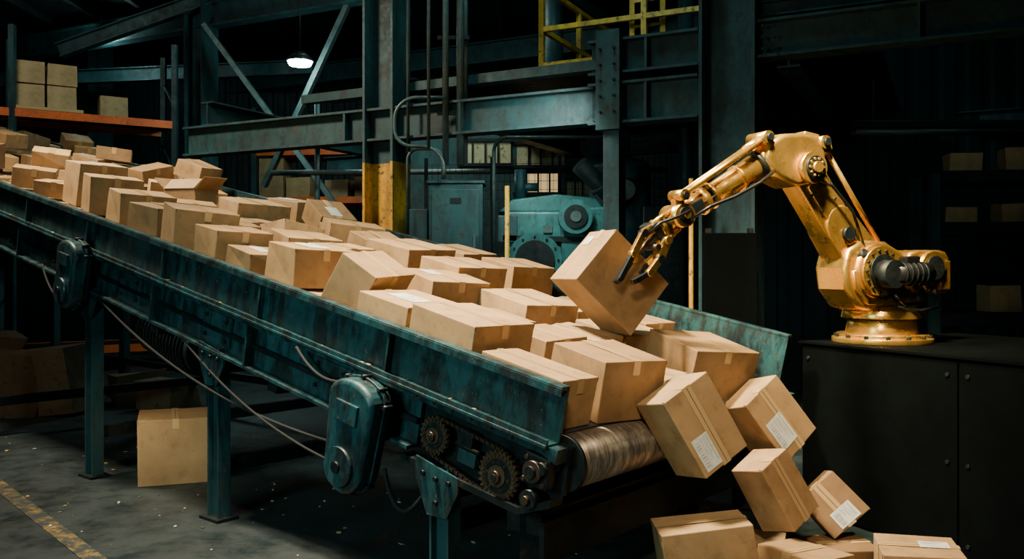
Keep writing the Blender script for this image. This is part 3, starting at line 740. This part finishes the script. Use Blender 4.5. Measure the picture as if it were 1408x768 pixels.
for x,y,z0,z1,r in ((2.25,11.3,0,6,.1),(.6,12.6,3.8,6.5,.14)): mb.cyl((x,y,z0),(x,y,z1),r,seg=18)
mb.cyl((-3.5,12.7,3.05),(2.2,12.3,3.05),.04,mi=1,seg=12); mb.cyl((-2.9,13,0),(-2.9,13,4.2),.04,mi=0)
mb.out('service_pipes')

# ------------------------------------------------------------------ pallet racks
def rack(name,p,q,depth,levels,bays,top,mato='orange'):
    mb=MB('steel',mato,'dark'); p=V((*p,0));q=V((*q,0));d=(q-p).normalized();n=V((-d.y,d.x,0))
    for i in range(bays+1):
        c=p.lerp(q,i/bays)
        for o in (0,depth): mb.beam((c.x+n.x*o,c.y+n.y*o,0),(c.x+n.x*o,c.y+n.y*o,top),.09,.09)
        z=.3;f=0
        while z<top-.6:
            a=c+n*(0 if f else depth);b_=c+n*(depth if f else 0); mb.beam((a.x,a.y,z),(b_.x,b_.y,z+.6),.03,.03); z+=.6;f=1-f
    for z in levels:
        for o in (0,depth):
            a=p+n*o;b_=q+n*o; mb.beam((a.x,a.y,z),(b_.x,b_.y,z),.05,.13,mi=1)
        a=p+n*depth/2;b_=q+n*depth/2; mb.beam((a.x,a.y,z+.05),(b_.x,b_.y,z+.05),depth*.9,.02,mi=2)
    mb.out(name)
    return p,q,d,n
def rbox(root,p,d,n,s,z,L,W,H,off=.5,yaw=0):
    c=p+d*s+n*off; ang=math.degrees(math.atan2(d.y,d.x))
    carton('stored_box',L,W,H,T(c.x,c.y,z)@Rz(ang+yaw),root,None,True,.01)
st=empty('stored_boxes')
p,q,d,n=rack('pallet_rack',(-10.2,12.8),(-5.95,15.4),1.1,[.3,2.2,4.19],2,5.6)
for s in (1.0,1.62,):
    for j in range(2): rbox(st,p,d,n,s,4.27+.47*j,.58,.6,.45,.4)
for s in (2.75,3.22):
    for j in range(2): rbox(st,p,d,n,s,4.33+.38*j,.44,.5,.36,.35)
mb=MB('tape'); c=p+d*2.98+n*.4; mb.box((c.x,c.y,4.29),(1.1,.8,.05),Rz(31.5).to_3x3()); mb.out('pallet',st)
rbox(st,p,d,n,4.05,4.27,.45,.4,.4,.6)
for s in (.6,1.4,2.8,3.6,4.3): rbox(st,p,d,n,s,2.28,.6,.6,.5,.4)
st=empty('stored_boxes')
p,q,d,n=rack('pallet_rack',(-5.2,17.6),(-.6,17.0),1.1,[.3,1.7,3.03,4.0],2,4.9)
for s,z,H in ((.3,3.1,.5),(.3,3.6,.3),(.9,3.1,.4),(1.7,3.1,.35),(2.3,3.1,.4),(3.2,3.1,.35),(.5,1.78,.6),(1.3,1.78,.5),(2.6,1.78,.5),(3.4,1.78,.6),(.6,4.07,.3),(3.3,4.07,.3)):
    rbox(st,p,d,n,s,z,.5,.5,H,.35,random.uniform(-6,6))
st=empty('stored_boxes')
p,q,d,n=rack('storage_shelf',(4.45,9.2),(5.9,9.0),.6,[.5,1.13,1.72,2.08,2.62],1,2.66,'dark')
for s,z,H in ((.3,2.14,.16),(.85,2.14,.2),(.72,1.2,.28),(.35,2.68,.2),(.9,2.68,.24),(1.2,1.78,.2),(.3,.57,.25)):
    rbox(st,p,d,n,s,z,.32,.3,H,.2,random.uniform(-5,5))
mb=MB('galv','dark'); mb.box((5.0,9.9,3.28),(2.4,.22,.1),mi=1,bev=.02); mb.cyl((3.85,9.9,3.2),(6.15,9.9,3.2),.03,mi=0,seg=12); mb.cyl((3.85,9.8,3.2),(6.15,9.8,3.2),.03,mi=0,seg=12)
for x in (4.1,5.9): mb.cyl((x,9.9,3.3),(x,9.9,6.7),.012,seg=8)
mb.out('strip_lamp')
def bay(x,y,z,w,col=(.6,1,.95)):
    mb=MB('dark','lamp_glow'); mb.cyl((0,0,.05),(0,0,.16),.2,.08,seg=28); mb.cyl((0,0,.0),(0,0,.05),.21,.2,seg=28); mb.cyl((0,0,-.06),(0,0,0),.17,.2,seg=28,mi=1); mb.cyl((0,0,.16),(0,0,6.7-z),.012,seg=8)
    mb.out('high_bay_lamp',None,T(x,y,z))
    l=bpy.data.lights.new('high_bay_light','POINT'); l.energy=w; l.color=col; l.shadow_soft_size=.2; o=bpy.data.objects.new('high_bay_light',l); o.location=(x,y,z-.3); COL.objects.link(o)
bay(-3.4,14.0,4.98,110); bay(-8.0,17.0,6.2,40)
# ------------------------------------------------------------------ floor items
mb=MB('line')
a=V((-2.0,4.55,.004));b_=V((-5.4,8.3,.004)); dd=(b_-a).normalized(); nn=V((-dd.y,dd.x,0))*.055
mb.quad([a+nn,b_+nn,b_-nn,a-nn]); mb.out('floor_marking')
mb=MB('label','seam','tape')
for i in range(260):
    x=random.uniform(-5,.5); y=random.uniform(4.2,9); s=random.choice([.006,.01,.014,.02,.03]); a=random.uniform(0,6.28)
    mb.box((x,y,.004),(s,s*random.uniform(.4,1),.004),Euler((random.uniform(-.3,.3),0,a)).to_matrix(),random.choice([0,1,2,2]))
mb.out('floor_debris')
# ------------------------------------------------------------------ lights
def area(name,loc,tgt,size,power,col,spread=180):
    l=bpy.data.lights.new(name,'AREA'); l.energy=power; l.size=size; l.color=col; l.spread=math.radians(spread)
    o=bpy.data.objects.new(name,l); COL.objects.link(o); o.location=loc; o.rotation_euler=(V(tgt)-V(loc)).to_track_quat('-Z','Y').to_euler()
area('key_lamp',(-1.7,4.7,5.9),(.3,5.2,.9),.6,380,(1,.84,.60),78)
area('belt_lamp',(-5.0,7.2,6.3),(-3.6,8.6,2.2),.9,270,(1,.85,.62),95)
area('robot_lamp',(1.0,3.8,5.2),(2.1,5.8,2.0),.5,125,(1,.82,.50),44)
area('falling_box_fill',(.1,1.2,3.4),(1.4,4.9,.45),.5,14,(1,.80,.55),50)  # added warm fill for the falling boxes, no fixture here
area('fill_lamp',(-3.6,.8,2.6),(-1.6,5.0,.8),1.2,36,(.5,1,.98),85)
area('mid_fill',(.2,7.6,6.2),(-.2,10.0,2.5),1.2,70,(.55,1,.95))  # unseen fill added to lift the middle background, no bay fixture
area('machine_fill',(.1,7.9,3.4),(.4,9.9,2.1),.4,16,(.75,1,.9),90)  # added to make the machine more visible, no lamp hangs here
area('back_fill',(-1.5,12.5,5.9),(-1.0,15.5,1.5),1.2,95,(.75,1,.88))  # fill added to bring out the far racks, without a fixture
area('rack_fill',(-7.5,11.5,6.3),(-7.5,15,3.5),1.2,45,(.9,1,.85))  # added background fill for the left rack, no fixture modelled
area('right_fill',(5.2,6.5,5.8),(4.6,10,1.8),1,9,(.6,1,.95))  # weak fill added for the right-hand shelf, no fixture modelled
area('scrap_pile_fill',(-6.6,8.3,2.0),(-5.6,10.0,.3),.3,4,(1,.9,.65),120)  # added under the conveyor to brighten the scrap boxes, not a real lamp
area('floor_box_fill',(-3.6,4.9,1.6),(-2.7,6.9,.3),.25,5,(1,.82,.55),45)  # added warm light for the carton on the floor, no lamp stands there
w=bpy.data.worlds.new('world'); SC.world=w; w.use_nodes=True
w.node_tree.nodes['Background'].inputs[0].default_value=(.2,.75,.80,1); w.node_tree.nodes['Background'].inputs[1].default_value=.016
